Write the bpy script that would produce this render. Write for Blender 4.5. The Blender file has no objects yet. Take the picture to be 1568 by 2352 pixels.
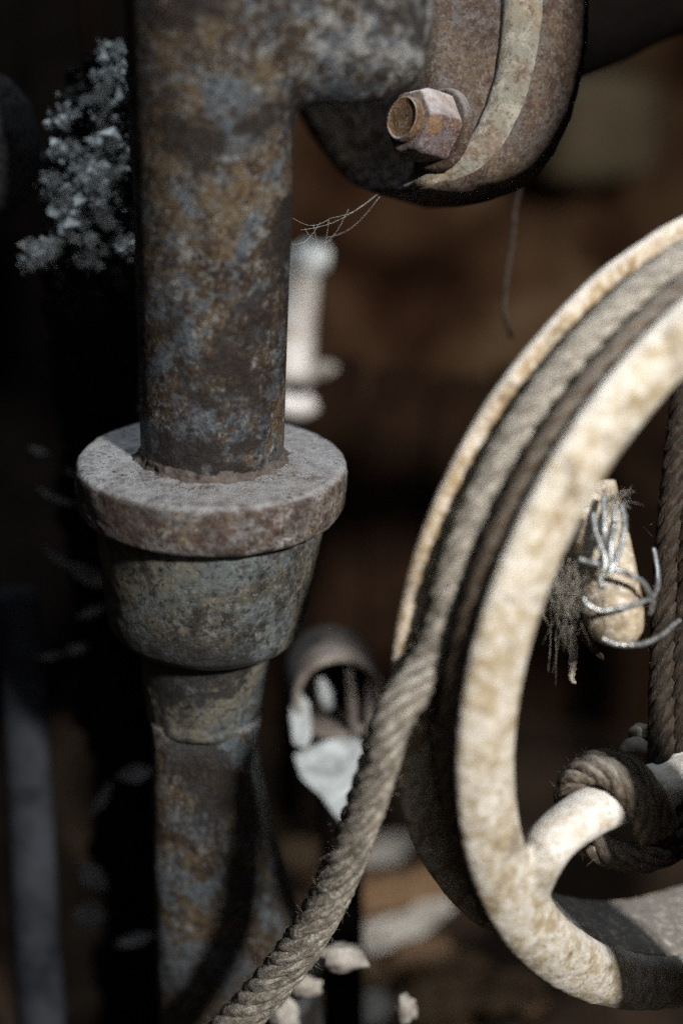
import bpy, bmesh, math, random
import numpy as np
from mathutils import Vector, Matrix, noise
random.seed(7)
rng = np.random.default_rng(7)
sc = bpy.context.scene
col = sc.collection

# ------------------------------------------------------------------ camera
PITCH = math.radians(22.7)
CAM = np.array([0.0, 0.0, 0.62])
FPX = 3267.0                                   # focal length in units of a 1568 px wide frame
RIGHT = np.array([1.0, 0, 0])
FWD = np.array([0, math.cos(PITCH), -math.sin(PITCH)])
UP = np.array([0, math.sin(PITCH), math.cos(PITCH)])
cam_d = bpy.data.cameras.new('camera')
cam_d.sensor_fit = 'HORIZONTAL'; cam_d.sensor_width = 24.0; cam_d.lens = 50.0
cam_d.clip_start = 0.02; cam_d.clip_end = 50
cam_d.dof.use_dof = True; cam_d.dof.focus_distance = 0.562; cam_d.dof.aperture_fstop = 2.4
cam = bpy.data.objects.new('camera', cam_d); col.objects.link(cam)
cam.location = CAM; cam.rotation_euler = (math.pi/2 - PITCH, 0, 0)
sc.camera = cam

def C2W(x, y, z):
    return CAM + x*RIGHT + y*UP + z*FWD
def W(u, v, d):
    return C2W((u-784)/FPX*d, (1176-v)/FPX*d, d)
def V2W(a):                                     # direction, camera frame -> world
    return a[0]*RIGHT + a[1]*UP + a[2]*FWD

# ------------------------------------------------------------------ world, lamps, exposure
w = bpy.data.worlds.new('World'); sc.world = w; w.use_nodes = True
w.node_tree.nodes['Background'].inputs[0].default_value = (0.55, 0.72, 1.0, 1)
w.node_tree.nodes['Background'].inputs[1].default_value = 0.003

def area(name, loc, target, size, power, colr, spread=180):
    d = bpy.data.lights.new(name, 'AREA'); d.shape = 'RECTANGLE'
    d.size, d.size_y = size; d.energy = power; d.color = colr; d.spread = math.radians(spread)
    o = bpy.data.objects.new(name, d); col.objects.link(o)
    o.location = loc
    o.rotation_euler = (Vector(target)-Vector(loc)).to_track_quat('-Z', 'Y').to_euler()
    return o
area('window_light', (0.53, -0.35, 1.08), (0.03, 0.52, 0.36), (0.085, 0.085), 4.9, (1.0, 0.965, 0.91), 75)
area('front_fill_light', (0.25, -0.75, 1.15), (0.02, 0.52, 0.40), (0.9, 0.8), 0.48, (0.95, 0.97, 1.0), 80)  # added soft fill from the front to lift shaded parts, no real source
area('skylight', (-0.10, 0.85, 1.60), (-0.06, 0.60, 0.4), (0.30, 0.30), 1.3, (0.82, 0.92, 1.0), 80)

vs = sc.view_settings
vs.view_transform = 'Standard'; vs.look = 'None'; vs.gamma = 1; vs.exposure = 0.0
try: vs.use_curve_mapping = False
except Exception: pass
sc.cycles.use_denoising = False
sc.cycles.sample_clamp_indirect = 0.6
sc.cycles.sample_clamp_direct = 6.0
sc.cycles.caustics_reflective = False; sc.cycles.caustics_refractive = False
sc.cycles.max_bounces = 5

# ------------------------------------------------------------------ helpers
def tag(o, label=None, cat=None, group=None, kind=None):
    if label: o['label'] = label
    if cat: o['category'] = cat
    if group: o['group'] = group
    if kind: o['kind'] = kind
    return o
def mesh_obj(name, verts, faces, mat, parent=None, smooth=True, uvs=None):
    me = bpy.data.meshes.new(name)
    me.from_pydata([tuple(map(float, v)) for v in verts], [], [tuple(f) for f in faces])
    if uvs is not None:
        l = me.uv_layers.new(name='uv')
        idx = np.zeros(len(me.loops), dtype=np.int32); me.loops.foreach_get('vertex_index', idx)
        l.data.foreach_set('uv', np.asarray(uvs, dtype=np.float32)[idx].ravel())
    if smooth: me.polygons.foreach_set('use_smooth', [True]*len(me.polygons))
    me.materials.append(mat); me.update()
    o = bpy.data.objects.new(name, me); col.objects.link(o)
    if parent is not None:
        o.parent = parent; o.matrix_parent_inverse = parent.matrix_world.inverted()
    return o
def empty(name, loc):
    o = bpy.data.objects.new(name, None); col.objects.link(o)
    o.location = tuple(loc); o.empty_display_size = 0.02
    o.matrix_world = Matrix.Translation(Vector(tuple(loc)))
    return o
def recalc(o):
    bm = bmesh.new(); bm.from_mesh(o.data)
    bmesh.ops.recalc_face_normals(bm, faces=bm.faces[:]); bm.to_mesh(o.data); bm.free(); return o
def spline(pts, n):                             # Catmull-Rom through the points (any dimension)
    P = np.asarray(pts, float); P = np.vstack([2*P[0]-P[1], P, 2*P[-1]-P[-2]])
    m = len(P)-3; out = []
    for t in np.linspace(0, m-1e-9, n):
        i = int(t); f = t-i; a, b, c, d = P[i:i+4]
        out.append(.5*(2*b+(c-a)*f+(2*a-5*b+4*c-d)*f*f+(3*b-a-3*c+d)*f**3))
    return np.array(out)
def resample(P, step):
    P = np.asarray(P); s = np.r_[0, np.cumsum(np.linalg.norm(np.diff(P[:, :3], axis=0), axis=1))]
    n = max(3, int(s[-1]/step)+1); t = np.linspace(0, s[-1], n)
    return np.stack([np.interp(t, s, P[:, k]) for k in range(P.shape[1])], 1), t
def frames(P):
    T = np.gradient(P, axis=0); T /= np.linalg.norm(T, axis=1)[:, None]
    a = np.array([0, 0, 1.0]) if abs(T[0][2]) < .9 else np.array([1.0, 0, 0])
    n = np.cross(T[0], a); n /= np.linalg.norm(n); N = [n]
    for i in range(1, len(P)):
        n = N[-1]-T[i]*np.dot(N[-1], T[i]); N.append(n/np.linalg.norm(n))
    N = np.array(N); return T, N, np.cross(T, N)
def tube(P, r, seg=12, cap=True, jit=0.0, flat=None, phase=0.0):
    P = np.asarray(P, float); T, N, B = frames(P); n = len(P)
    r = np.broadcast_to(np.asarray(r, float), (n,)); ang = np.linspace(0, 2*np.pi, seg, endpoint=False)+phase
    s = np.r_[0, np.cumsum(np.linalg.norm(np.diff(P, axis=0), axis=1))]
    verts = []; uv = []
    fl = 1.0 if flat is None else flat
    for i in range(n):
        rr = r[i]*(1+(jit*rng.normal(size=seg) if jit else 0))
        verts.append(P[i]+(rr*np.cos(ang))[:, None]*N[i]+(rr*fl*np.sin(ang))[:, None]*B[i])
        uv.append(np.stack([np.full(seg, s[i]), ang/(2*np.pi)], 1))
    verts = np.concatenate(verts); uv = np.concatenate(uv); F = []
    for i in range(n-1):
        for k in range(seg):
            k2 = (k+1) % seg; F.append((i*seg+k, i*seg+k2, (i+1)*seg+k2, (i+1)*seg+k))
    if cap: F.append(tuple(range(seg-1, -1, -1))); F.append(tuple((n-1)*seg+k for k in range(seg)))
    return verts, F, uv
def nz(p, s, k=0.0):
    return noise.noise(Vector((p[0]*s+k, p[1]*s+k*1.7, p[2]*s-k)))
def lathe(prof, origin, ax, e1, e2, seg=128, closed=False, amp=0.0, sc_=60.0, a0=0, a1=2*math.pi):
    """prof: list of (axial, radius); surface swept round ax."""
    full = abs(a1-a0-2*math.pi) < 1e-6
    ang = np.linspace(a0, a1, seg, endpoint=not full); V = []; m = len(prof)
    for (x, r) in prof:
        for t in ang:
            d = math.cos(t)*e1+math.sin(t)*e2; p = origin+ax*x+d*r
            if amp: p = p+d*amp*(nz(p, sc_)+.5*nz(p, sc_*2.7, 5)+.3*nz(p, sc_*7, 9))
            V.append(p)
    F = []; K = len(ang)
    rows = m if closed else m-1
    for i in range(rows):
        i2 = (i+1) % m
        for k in range(K if full else K-1):
            k2 = (k+1) % K; F.append((i*K+k, i*K+k2, i2*K+k2, i2*K+k))
    return V, F
def fine(prof, n):                              # subdivide a profile evenly along its length
    P, _ = resample(np.array(prof, float), np.linalg.norm(np.diff(np.array(prof), axis=0), axis=1).sum()/n); return [tuple(p) for p in P]

# ------------------------------------------------------------------ materials
class NT:
    def __init__(self, name):
        self.m = bpy.data.materials.new(name); self.m.use_nodes = True
        self.t = self.m.node_tree; self.b = self.t.nodes['Principled BSDF']
        self.co = self.t.nodes.new('ShaderNodeTexCoord').outputs['Object']
    def n(self, typ, **kw):
        x = self.t.nodes.new(typ)
        for k, v in kw.items(): setattr(x, k, v)
        return x
    def link(self, a, b): self.t.links.new(a, b)
    def val(self, sock, v):
        if hasattr(v, 'is_linked'): self.link(v, sock)
        else: sock.default_value = v
    def noise(self, scale, detail=5, rough=.6, dist=0, vec=None, off=0.0):
        x = self.n('ShaderNodeTexNoise'); x.inputs['Scale'].default_value = scale
        x.inputs['Detail'].default_value = detail; x.inputs['Roughness'].default_value = rough
        x.inputs['Distortion'].default_value = dist
        v = self.co if vec is None else vec
        if off:
            mp = self.n('ShaderNodeMapping'); self.link(v, mp.inputs[0]); mp.inputs['Location'].default_value = (off, off*.7, -off); v = mp.outputs[0]
        self.link(v, x.inputs['Vector']); return x.outputs['Fac']
    def ramp(self, fac, stops):
        x = self.n('ShaderNodeValToRGB'); e = x.color_ramp.elements
        while len(e) < len(stops): e.new(.5)
        for k, (p, c) in enumerate(stops):
            e[k].position = p; e[k].color = (*c, 1) if len(c) == 3 else c
        self.link(fac, x.inputs[0]); return x.outputs['Color']
    def step(self, fac, lo, hi, a=0.0, b=1.0):
        x = self.n('ShaderNodeMapRange'); x.clamp = True
        self.link(fac, x.inputs[0])
        for k, v in zip((1, 2, 3, 4), (lo, hi, a, b)): x.inputs[k].default_value = v
        return x.outputs[0]
    def mix(self, fac, a, b):
        x = self.n('ShaderNodeMix', data_type='RGBA')
        self.val(x.inputs[0], fac)
        for s, v in ((x.inputs[6], a), (x.inputs[7], b)):
            if hasattr(v, 'is_linked'): self.link(v, s)
            else: s.default_value = (*v, 1)
        return x.outputs[2]
    def math(self, op, a, b=0.0):
        x = self.n('ShaderNodeMath', operation=op); self.val(x.inputs[0], a); self.val(x.inputs[1], b); return x.outputs[0]
    def up(self, lo=.35, hi=.9):
        g = self.n('ShaderNodeNewGeometry'); s = self.n('ShaderNodeSeparateXYZ'); self.link(g.outputs['Normal'], s.inputs[0])
        return self.step(s.outputs[2], lo, hi)
    def bump(self, h, strength, dist, prev=None):
        x = self.n('ShaderNodeBump'); x.inputs['Strength'].default_value = strength; x.inputs['Distance'].default_value = dist
        self.link(h, x.inputs['Height'])
        if prev is not None: self.link(prev, x.inputs['Normal'])
        return x.outputs[0]
    def done(self, color, rough=.7, normal=None, metal=0.0, spec=.4):
        self.val(self.b.inputs['Base Color'], color if hasattr(color, 'is_linked') else (*color, 1))
        self.val(self.b.inputs['Roughness'], rough); self.val(self.b.inputs['Metallic'], metal)
        self.b.inputs['Specular IOR Level'].default_value = spec
        if normal is not None: self.link(normal, self.b.inputs['Normal'])
        return self.m

def rust(name, dark=(.028, .020, .016), brown=(.085, .045, .026), ochre=(.17, .115, .05), blue=(.11, .13, .145), pale=(.33, .31, .27),
         blue_amt=.5, ochre_amt=.52, pale_amt=.64, dust=.6, dust_col=(.36, .36, .36), s=1.0, rough=.55, off=0.0, stretch=1.0, blot=0.0, crack=0.0, spec=.3, zpale=None, metal=0.0, bmp=.8):
    t = NT(name)
    if stretch != 1.0:
        mp = t.n('ShaderNodeMapping'); t.link(t.co, mp.inputs[0]); mp.inputs['Scale'].default_value = (1, 1, stretch); t.co = mp.outputs[0]
    c = t.ramp(t.noise(95*s, 9, .75, .5, off=off+.1), [(.36, dark), (.47, brown), (.56, tuple(x*.5 for x in ochre)), (.66, tuple(x*1.6 for x in brown))])
    mo = t.math('ADD', t.math('MULTIPLY', t.noise(24*s, 4, .55, .6, off=off+7), .65), t.math('MULTIPLY', t.noise(150*s, 6, .7, off=off+8), .35))
    mb = t.math('ADD', t.math('MULTIPLY', t.noise(30*s, 4, .55, .8, off=off+3), .6), t.math('MULTIPLY', t.noise(170*s, 6, .7, off=off+4), .4))
    c = t.mix(t.step(mb, blue_amt, blue_amt+.06, 0, .9), c, blue)
    c = t.mix(t.step(mo, ochre_amt-.02, ochre_amt+.05, 0, .85), c, ochre)
    ms = t.n('ShaderNodeMapping'); t.link(t.co, ms.inputs[0]); ms.inputs['Scale'].default_value = (1, 1, .16)
    c = t.mix(t.step(t.noise(190*s, 5, .65, vec=ms.outputs[0], off=off+2), .56, .66, 0, .55), c, dark)
    c = t.mix(t.step(t.noise(150*s, 6, .75, .4, off=off+11), .54, .62, 0, .85), c, dark)
    pn = t.noise(110*s, 8, .78, .5, off=off+15)
    if zpale:
        sx = t.n('ShaderNodeSeparateXYZ'); t.link(t.co, sx.inputs[0])
        pn = t.math('ADD', pn, t.math('MULTIPLY', t.step(sx.outputs[2], zpale[0], zpale[1]), t.step(sx.outputs[0], zpale[2], zpale[3], 0, zpale[4])))
    c = t.mix(t.step(pn, pale_amt, pale_amt+.09, 0, .85), c, pale)
    c = t.mix(t.step(t.noise(420*s**.5, 5, .7, .3, off=off+21), .53, .62, 0, .7), c, tuple(.6*x+.02 for x in pale))
    c = t.mix(t.step(t.noise(380*s**.5, 5, .7, .3, off=off+23), .54, .62, 0, .8), c, dark)
    if blot: c = t.mix(t.step(t.math('ADD', t.math('MULTIPLY', t.noise(27, 4, .5, .7, off=off+30), .7), t.math('MULTIPLY', t.noise(200, 6, .7, off=off+31), .3)), .50, .57, 0, blot), c, tuple(1.3*x for x in dark))
    f = t.noise(900, 3, .6, off=off)
    c = t.mix(t.step(f, .35, .7, 0, .35), c, tuple(x*1.8 for x in brown))
    if dust:
        du = t.math('MULTIPLY', t.up(.45, .95), t.step(t.noise(120, 6, .7, off=2), .32, .58, .25, 1))
        if crack: dust_col = t.mix(t.math('MULTIPLY', t.step(t.noise(60, 4, off=3), .40, .55), t.step(t.noise(520, 4, .6, .8, off=6), .56, .60, 0, crack)), dust_col, (.03, .03, .032))
        c = t.mix(t.math('MULTIPLY', du, dust), c, dust_col)
    nb = t.bump(t.noise(160, 8, .75, .3, off=off), bmp, .0022)
    nb = t.bump(f, .4, .0005, nb)
    r = t.step(t.noise(90*s, 5, .6, off=off+2), .3, .7, rough-.13, rough+.25)
    return t.done(c, r, nb, metal, spec)

M = {}
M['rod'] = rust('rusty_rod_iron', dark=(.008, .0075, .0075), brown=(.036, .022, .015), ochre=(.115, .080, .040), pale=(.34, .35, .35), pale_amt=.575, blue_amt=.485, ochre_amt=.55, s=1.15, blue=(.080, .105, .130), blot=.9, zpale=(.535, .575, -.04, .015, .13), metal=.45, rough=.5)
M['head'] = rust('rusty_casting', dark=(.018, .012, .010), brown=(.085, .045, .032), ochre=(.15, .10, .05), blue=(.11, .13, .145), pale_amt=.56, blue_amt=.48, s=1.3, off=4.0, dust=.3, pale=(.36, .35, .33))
M['collar'] = rust('dusty_collar_iron', brown=(.060, .034, .025), ochre=(.115, .09, .06), blue=(.13, .135, .14), blue_amt=.47, ochre_amt=.55, dark=(.012, .009, .008), pale_amt=.54, pale=(.32, .31, .30), blot=.6, dust=.95, dust_col=(.29, .295, .31), off=8.0, s=1.5, crack=.9)
M['cup'] = rust('grey_blue_iron', dark=(.010, .010, .012), brown=(.06, .055, .048), ochre=(.17, .155, .115), blue=(.12, .145, .155), pale=(.32, .32, .29),
                blue_amt=.45, ochre_amt=.51, pale_amt=.59, dust=.5, s=1.0, off=12.0, blot=.9, metal=.4, rough=.5, bmp=.4)
M['shank'] = rust('dark_shank_iron', dark=(.010, .010, .011), brown=(.045, .030, .020), ochre=(.12, .085, .045), blue=(.10, .13, .155), pale=(.32, .32, .31), blue_amt=.47, ochre_amt=.555, pale_amt=.575, dust=.4, off=16.0, s=2.0, stretch=.7, blot=.8, metal=.45, rough=.5)
M['plate'] = rust('brown_cheek_plate', dark=(.016, .011, .009), brown=(.062, .035, .025), blue=(.09, .085, .08), ochre=(.11, .08, .05), blue_amt=.49, pale_amt=.58, pale=(.24, .22, .2), dust=.6, off=20.0, s=1.8)
M['lip'] = rust('pale_lip_paint', dark=(.06, .04, .03), brown=(.15, .11, .08), ochre=(.20, .165, .10), blue=(.17, .18, .15), pale=(.33, .31, .27), blue_amt=.45, pale_amt=.52, dust=.6, off=22.0)
M['nut'] = rust('worn_nut_steel', dark=(.03, .02, .02), brown=(.10, .06, .05), ochre=(.22, .12, .04), blue=(.12, .105, .115), pale=(.36, .33, .33), blue_amt=.48, pale_amt=.56, s=2.2, dust=.9, dust_col=(.58, .55, .56), rough=.45, off=25.0)  # heavy pale dust also paints the light on the nut's top face
M['bolt'] = rust('brown_bolt_end', brown=(.13, .07, .035), blue_amt=.8, pale_amt=.8, dust=.2, off=27.0)
M['far_iron'] = rust('dim_background_iron', pale_amt=.7, dust=.2, off=31.0)
M['blade'] = rust('mottled_blade_iron', blue_amt=.40, pale_amt=.58, ochre_amt=.5, dust=.3, off=33.0, blue=(.13, .16, .18))

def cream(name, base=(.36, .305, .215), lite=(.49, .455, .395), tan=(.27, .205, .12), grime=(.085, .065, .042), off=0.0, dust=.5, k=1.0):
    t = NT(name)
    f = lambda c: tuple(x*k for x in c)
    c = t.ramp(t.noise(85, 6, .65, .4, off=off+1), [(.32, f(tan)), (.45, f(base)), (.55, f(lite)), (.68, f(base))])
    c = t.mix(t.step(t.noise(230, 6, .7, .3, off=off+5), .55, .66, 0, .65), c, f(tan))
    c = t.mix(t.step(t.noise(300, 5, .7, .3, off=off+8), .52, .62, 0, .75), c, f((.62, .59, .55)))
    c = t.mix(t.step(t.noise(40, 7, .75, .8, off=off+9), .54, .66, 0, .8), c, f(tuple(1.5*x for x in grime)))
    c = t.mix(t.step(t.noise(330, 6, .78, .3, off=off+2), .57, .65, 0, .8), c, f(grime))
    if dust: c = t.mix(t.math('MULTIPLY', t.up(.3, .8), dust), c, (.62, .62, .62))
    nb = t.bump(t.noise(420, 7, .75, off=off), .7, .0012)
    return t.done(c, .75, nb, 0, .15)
M['wheel'] = cream('cream_wheel_paint')
M['far_rim'] = cream('tan_far_rim', base=(.30, .23, .14), lite=(.44, .38, .30), tan=(.22, .14, .06), off=13)
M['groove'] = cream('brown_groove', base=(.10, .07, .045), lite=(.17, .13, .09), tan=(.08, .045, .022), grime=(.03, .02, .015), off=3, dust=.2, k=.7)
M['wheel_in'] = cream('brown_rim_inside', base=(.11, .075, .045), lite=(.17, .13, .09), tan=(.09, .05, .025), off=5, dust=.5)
M['spoke'] = cream('pale_spoke_paint', base=(.50, .44, .36), lite=(.66, .64, .61), tan=(.38, .29, .18), off=6, dust=.3)
M['peg'] = cream('tan_peg_wood', base=(.27, .205, .125), lite=(.38, .325, .24), tan=(.18, .12, .06), off=11, dust=.3)

def fibre(name, a, b, c, dust=.3, lines=90.0):
    t = NT(name)
    uv = t.n('ShaderNodeUVMap').outputs[0]
    mp = t.n('ShaderNodeMapping'); t.link(uv, mp.inputs[0]); mp.inputs['Scale'].default_value = (lines*2.0, 9.0, 1)
    mp.inputs['Rotation'].default_value = (0, 0, .5)
    yn = t.noise(1.0, 4, .6, 1.0, vec=mp.outputs[0])
    cc = t.ramp(yn, [(.30, a), (.5, b), (.68, c)])
    cc = t.mix(t.step(t.noise(240, 6, .7, .6), .42, .66, 0, .7), cc, a)
    cc = t.mix(t.step(t.noise(420, 5, .7, .4, off=4), .60, .70, 0, .8), cc, tuple(min(.8, x*1.8) for x in c))
    if dust: cc = t.mix(t.math('MULTIPLY', t.up(.3, .9), dust), cc, (.42, .42, .40))
    nb = t.bump(yn, 1.0, .0016); nb = t.bump(t.noise(1400, 4, .7), .6, .0005, nb)
    return t.done(cc, .9, nb, 0, .15)
M['rope'] = fibre('grey_hemp', (.09, .075, .058), (.27, .24, .20), (.48, .445, .395))
M['rope_dark'] = fibre('brown_hemp', (.045, .032, .022), (.10, .072, .05), (.18, .14, .10))
M['rope_mid'] = fibre('tied_hemp', (.05, .038, .028), (.15, .12, .09), (.28, .235, .185))
M['rope_shade'] = fibre('shade_dark_hemp', (.010, .007, .005), (.028, .019, .013), (.055, .040, .028), dust=.05)  # darker rope copy, shadow on the hanging pair put into the colour
M['fuzz'] = fibre('pale_fibre', (.25, .22, .17), (.38, .34, .28), (.5, .46, .4))
M['fuzz_dark'] = fibre('brown_fibre', (.10, .075, .05), (.17, .13, .09), (.26, .2, .15))
t = NT('galvanised_wire'); M['wire'] = t.done(t.ramp(t.noise(300, 4), [(.4, (.24, .24, .23)), (.6, (.50, .53, .55))]), .40, None, .8, .5)
t = NT('cobweb_silk'); M['web'] = t.done((.62, .62, .60), .6)
def plain(name, a, b, scale=30, rough=.85, bumps=200, dust=0.0, off=0.0, spec=.05):
    t = NT(name); c = t.ramp(t.noise(scale, 7, .68, .5, off=off), [(.32, a), (.66, b)])
    if dust: c = t.mix(t.math('MULTIPLY', t.up(.3, .85), dust), c, (.4, .4, .4))
    return t.done(c, rough, t.bump(t.noise(bumps, 6, .7), .6, .002), 0, spec)
t = NT('brown_stained_wall')
c = t.ramp(t.noise(6, 7, .65, .8), [(.36, (.03, .013, .008)), (.5, (.13, .066, .037)), (.66, (.29, .185, .105))])
c = t.mix(t.step(t.noise(16, 6, .7, .5, off=3), .54, .64, 0, .7), c, (.03, .014, .009))
c = t.mix(t.step(t.noise(22, 6, .7, .5, off=6), .60, .68, 0, .6), c, (.20, .08, .04))
M['wall'] = t.done(c, .9, t.bump(t.noise(60, 6, .7), .6, .004), 0, .05)
M['stone'] = plain('olive_stone', (.15, .115, .07), (.28, .225, .145), 14, bumps=80, off=3)
M['ground'] = plain('dark_soil', (.012, .008, .006), (.05, .033, .022), 18, bumps=120, off=5)
M['beam'] = plain('shade_black', (.0015, .0012, .0012), (.006, .0045, .004), 22, off=6)  # near black; on the screen boards it stands for unlit background
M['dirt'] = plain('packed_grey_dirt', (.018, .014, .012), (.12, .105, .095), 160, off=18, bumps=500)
M['shade_plank'] = plain('shade_red_brown', (.003, .0018, .0013), (.032, .017, .010), 16, off=21)  # very dark tone standing for unlit background on the screen boards
M['white'] = plain('chalky_white', (.40, .33, .28), (.92, .91, .9), 55, off=7)
M['grey_pole'] = plain('grey_blue_metal', (.008, .009, .012), (.04, .043, .052), 25, off=8)
M['clay'] = plain('dark_speckled_clay', (.004, .004, .004), (.05, .05, .055), 420, off=9)
M['leaf_dim'] = plain('grey_dry_leaf', (.06, .055, .055), (.24, .23, .23), 120, off=16)
M['leaf'] = plain('dead_leaf', (.20, .17, .14), (.46, .44, .41), 90, off=10)
M['leaf_brown'] = plain('brown_leaf', (.10, .055, .03), (.26, .17, .10), 90, off=11)
M['sheet'] = plain('pale_grey_sheet', (.12, .125, .125), (.40, .43, .44), 75, off=12, rough=.6)
M['tin'] = plain('brown_tin', (.06, .045, .038), (.25, .22, .20), 45, off=13, rough=.6)
M['crumb'] = plain('pale_cobweb_crumb', (.48, .51, .51), (.84, .87, .87), 150, off=14)
M['stem'] = plain('dark_stem', (.02, .016, .013), (.06, .05, .042), 80, off=15)

# ------------------------------------------------------------------ setting
def ground_z(x, y):  # hummocky floor
    return .004+.018*noise.noise(Vector((x*5, y*5, 0)))+.012*noise.noise(Vector((x*14, y*14, 3)))+.05*max(0, min(1, (y-1.0)/.6))
gx = np.linspace(-3, 3, 150); gy = np.linspace(-.6, 3.5, 130)
V = [(x, y, ground_z(x, y)) for y in gy for x in gx]
F = [(j*150+i, j*150+i+1, (j+1)*150+i+1, (j+1)*150+i) for j in range(129) for i in range(149)]
tag(mesh_obj('ground', V, F, M['ground']), kind='structure')

wx = np.linspace(-2.6, 2.6, 130); wz = np.linspace(-.05, 2.4, 80)
V = []
for z in wz:
    for x in wx:
        V.append((x, 1.75+.05*noise.noise(Vector((x*4, z*4, 1)))+.03*noise.noise(Vector((x*11, z*11, 7))), z))
F = [(j*130+i, (j+1)*130+i, (j+1)*130+i+1, j*130+i+1) for j in range(79) for i in range(129)]
wall = tag(mesh_obj('back_wall', V, F, M['wall']), kind='structure')
def wall_stone(u0, v0, u1, v1, d=1.62, k=0):
    me = bmesh.new(); bmesh.ops.create_cube(me, size=1.0); bmesh.ops.subdivide_edges(me, edges=me.edges[:], cuts=5, use_grid_fill=True)
    a, b = W(u0, v0, d), W(u1, v1, d); ctr = (a+b)/2; sx = abs(b[0]-a[0]); sz = abs(b[2]-a[2])
    for vv in me.verts:
        p = vv.co.copy(); r = max(abs(p.x), abs(p.z))
        p *= .90 if r > .45 and abs(p.y) > .45 else 1
        q = Vector((p.x*sx, p.y*.22, p.z*sz)); q += .02*Vector((nz(q, 9, k), nz(q, 9, k+3), nz(q, 9, k+6))); vv.co = q+Vector((ctr[0], 1.70, ctr[2]))
    m = bpy.data.meshes.new('stone'); me.to_mesh(m); me.free(); m.polygons.foreach_set('use_smooth', [True]*len(m.polygons)); m.materials.append(M['stone'])
    o = bpy.data.objects.new('stone', m); col.objects.link(o); o.parent = wall
    return o
wall_stone(1235, 165, 1500, 405, k=1)

# ------------------------------------------------------------------ hanging rod with collar and cups
COL_C = C2W((488-784)/FPX*.573, (1176-1050)/FPX*.573, .573)
def lean_axis(l):
    a = np.array([l, 0, 1.0]); return a/np.linalg.norm(a)
def basis(a):
    e1 = np.cross([0, 1.0, 0], a); e1 /= np.linalg.norm(e1); e2 = np.cross(a, e1); return e1, e2
AU, AL = lean_axis(.036), lean_axis(.070)
U1, U2 = basis(AU); L1, L2 = basis(AL)
rod = tag(empty('iron_rod', COL_C-AL*.30), 'thick rusty iron rod with round dusty collar and stepped cups, hanging from above', 'iron rod')

# upper shaft and cross arm, remeshed into one casting with soft inner corners
def casting():
    V, F = lathe(fine([(-.012, .0285), (.0, .0287), (.06, .0292), (.12, .0300), (.17, .0315), (.27, .0345)], 60), COL_C, AU, U1, U2, 72)
    n = 72; V = list(V); F = list(F)
    m = len(V)//n; F.append(tuple(range(n-1, -1, -1))); F.append(tuple((m-1)*n+k for k in range(n)))
    # cross arm: rounded bar, its under side at v ~ 215
    a = COL_C+AU*.1640; ex = V2W((.97, .06, .20)); ex /= np.linalg.norm(ex)
    zz = np.array([0, 0, 1.0]); yy = np.cross(zz, ex); yy /= np.linalg.norm(yy); v2 = []; sg = 48
    rows = [(-.012, .044, .024, 0), (.0, .046, .029, 0), (.02, .046, .0300, 0), (.040, .046, .0300, .001), (.061, .0455, .0295, .002), (.0695, .0440, .027, .003), (.0750, .0410, .022, .0035), (.0778, .035, .014, .004)]
    rows = spline(rows, 40)
    for x, h, dp, lift in rows:
        for k in range(sg):
            t = 2*math.pi*k/sg; cx, sy = math.cos(t), math.sin(t)
            v2.append(a+ex*x+zz*(lift+.0185+h*math.copysign(abs(sy)**.75, sy))+yy*dp*math.copysign(abs(cx)**.75, cx))
    n2 = len(rows); f2 = [(i*sg+k, i*sg+(k+1) % sg, (i+1)*sg+(k+1) % sg, (i+1)*sg+k) for i in range(n2-1) for k in range(sg)]
    f2 += [tuple(range(sg-1, -1, -1)), tuple((n2-1)*sg+k for k in range(sg))]; v2 = np.array(v2); o = len(V)
    V += list(v2); F += [tuple(i+o for i in f) for f in f2]
    return V, F
V, F = casting()
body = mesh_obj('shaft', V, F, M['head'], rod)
md = body.modifiers.new('r', 'REMESH'); md.mode = 'VOXEL'; md.voxel_size = .0016; md.use_smooth_shade = True
md = body.modifiers.new('s', 'SMOOTH'); md.factor = .5; md.iterations = 22
dg = bpy.context.evaluated_depsgraph_get(); dg.update()
me = bpy.data.meshes.new_from_object(body.evaluated_get(dg)); body.modifiers.clear(); body.data = me
co = np.zeros(len(me.vertices)*3); me.vertices.foreach_get('co', co)
me.polygons.foreach_set('use_smooth', [True]*len(me.polygons))
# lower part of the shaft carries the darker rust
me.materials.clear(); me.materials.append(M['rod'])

pr = [(.0012, .0268), (.0006, .034), (.0002, .0450), (-.0002, .0520), (-.0010, .0536), (-.0024, .0545), (-.010, .0548), (-.0160, .0544), (-.0190, .0537), (-.0205, .0524), (-.0212, .0500), (-.0212, .044)]
V, F = lathe(fine(pr, 90), COL_C, AL*.7+AU*.3, U1, U2, 240, amp=.0006, sc_=130)
collar = recalc(mesh_obj('collar', V, F, M['collar'], rod))
V, F = lathe(fine([(-.0002, .0345), (.0004, .0322), (.0011, .0304), (.0022, .0295), (.0036, .0288), (.0050, .0280)], 20), COL_C, AU, U1, U2, 200, amp=.0016, sc_=150)
recalc(mesh_obj('packed_dirt', V, F, M['dirt'], collar))
pr = [(-.0195, .0435), (-.0225, .0462), (-.025, .0465), (-.045, .0448), (-.068, .0420), (-.0735, .0405), (-.0775, .0370), (-.0795, .0325), (-.0800, .026)]
V, F = lathe(fine(pr, 60), COL_C, AL, L1, L2, 160, amp=.0005, sc_=70); recalc(mesh_obj('cup', V, F, M['cup'], rod))
pr = [(-.077, .026), (-.079, .0284), (-.083, .0286), (-.100, .0264), (-.114, .0248), (-.1185, .0246), (-.1205, .0235), (-.1215, .0205)]
V, F = lathe(fine(pr, 40), COL_C, AL, L1, L2, 120, amp=.0006, sc_=90); recalc(mesh_obj('lower_cup', V, F, M['cup'], rod))
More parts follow.
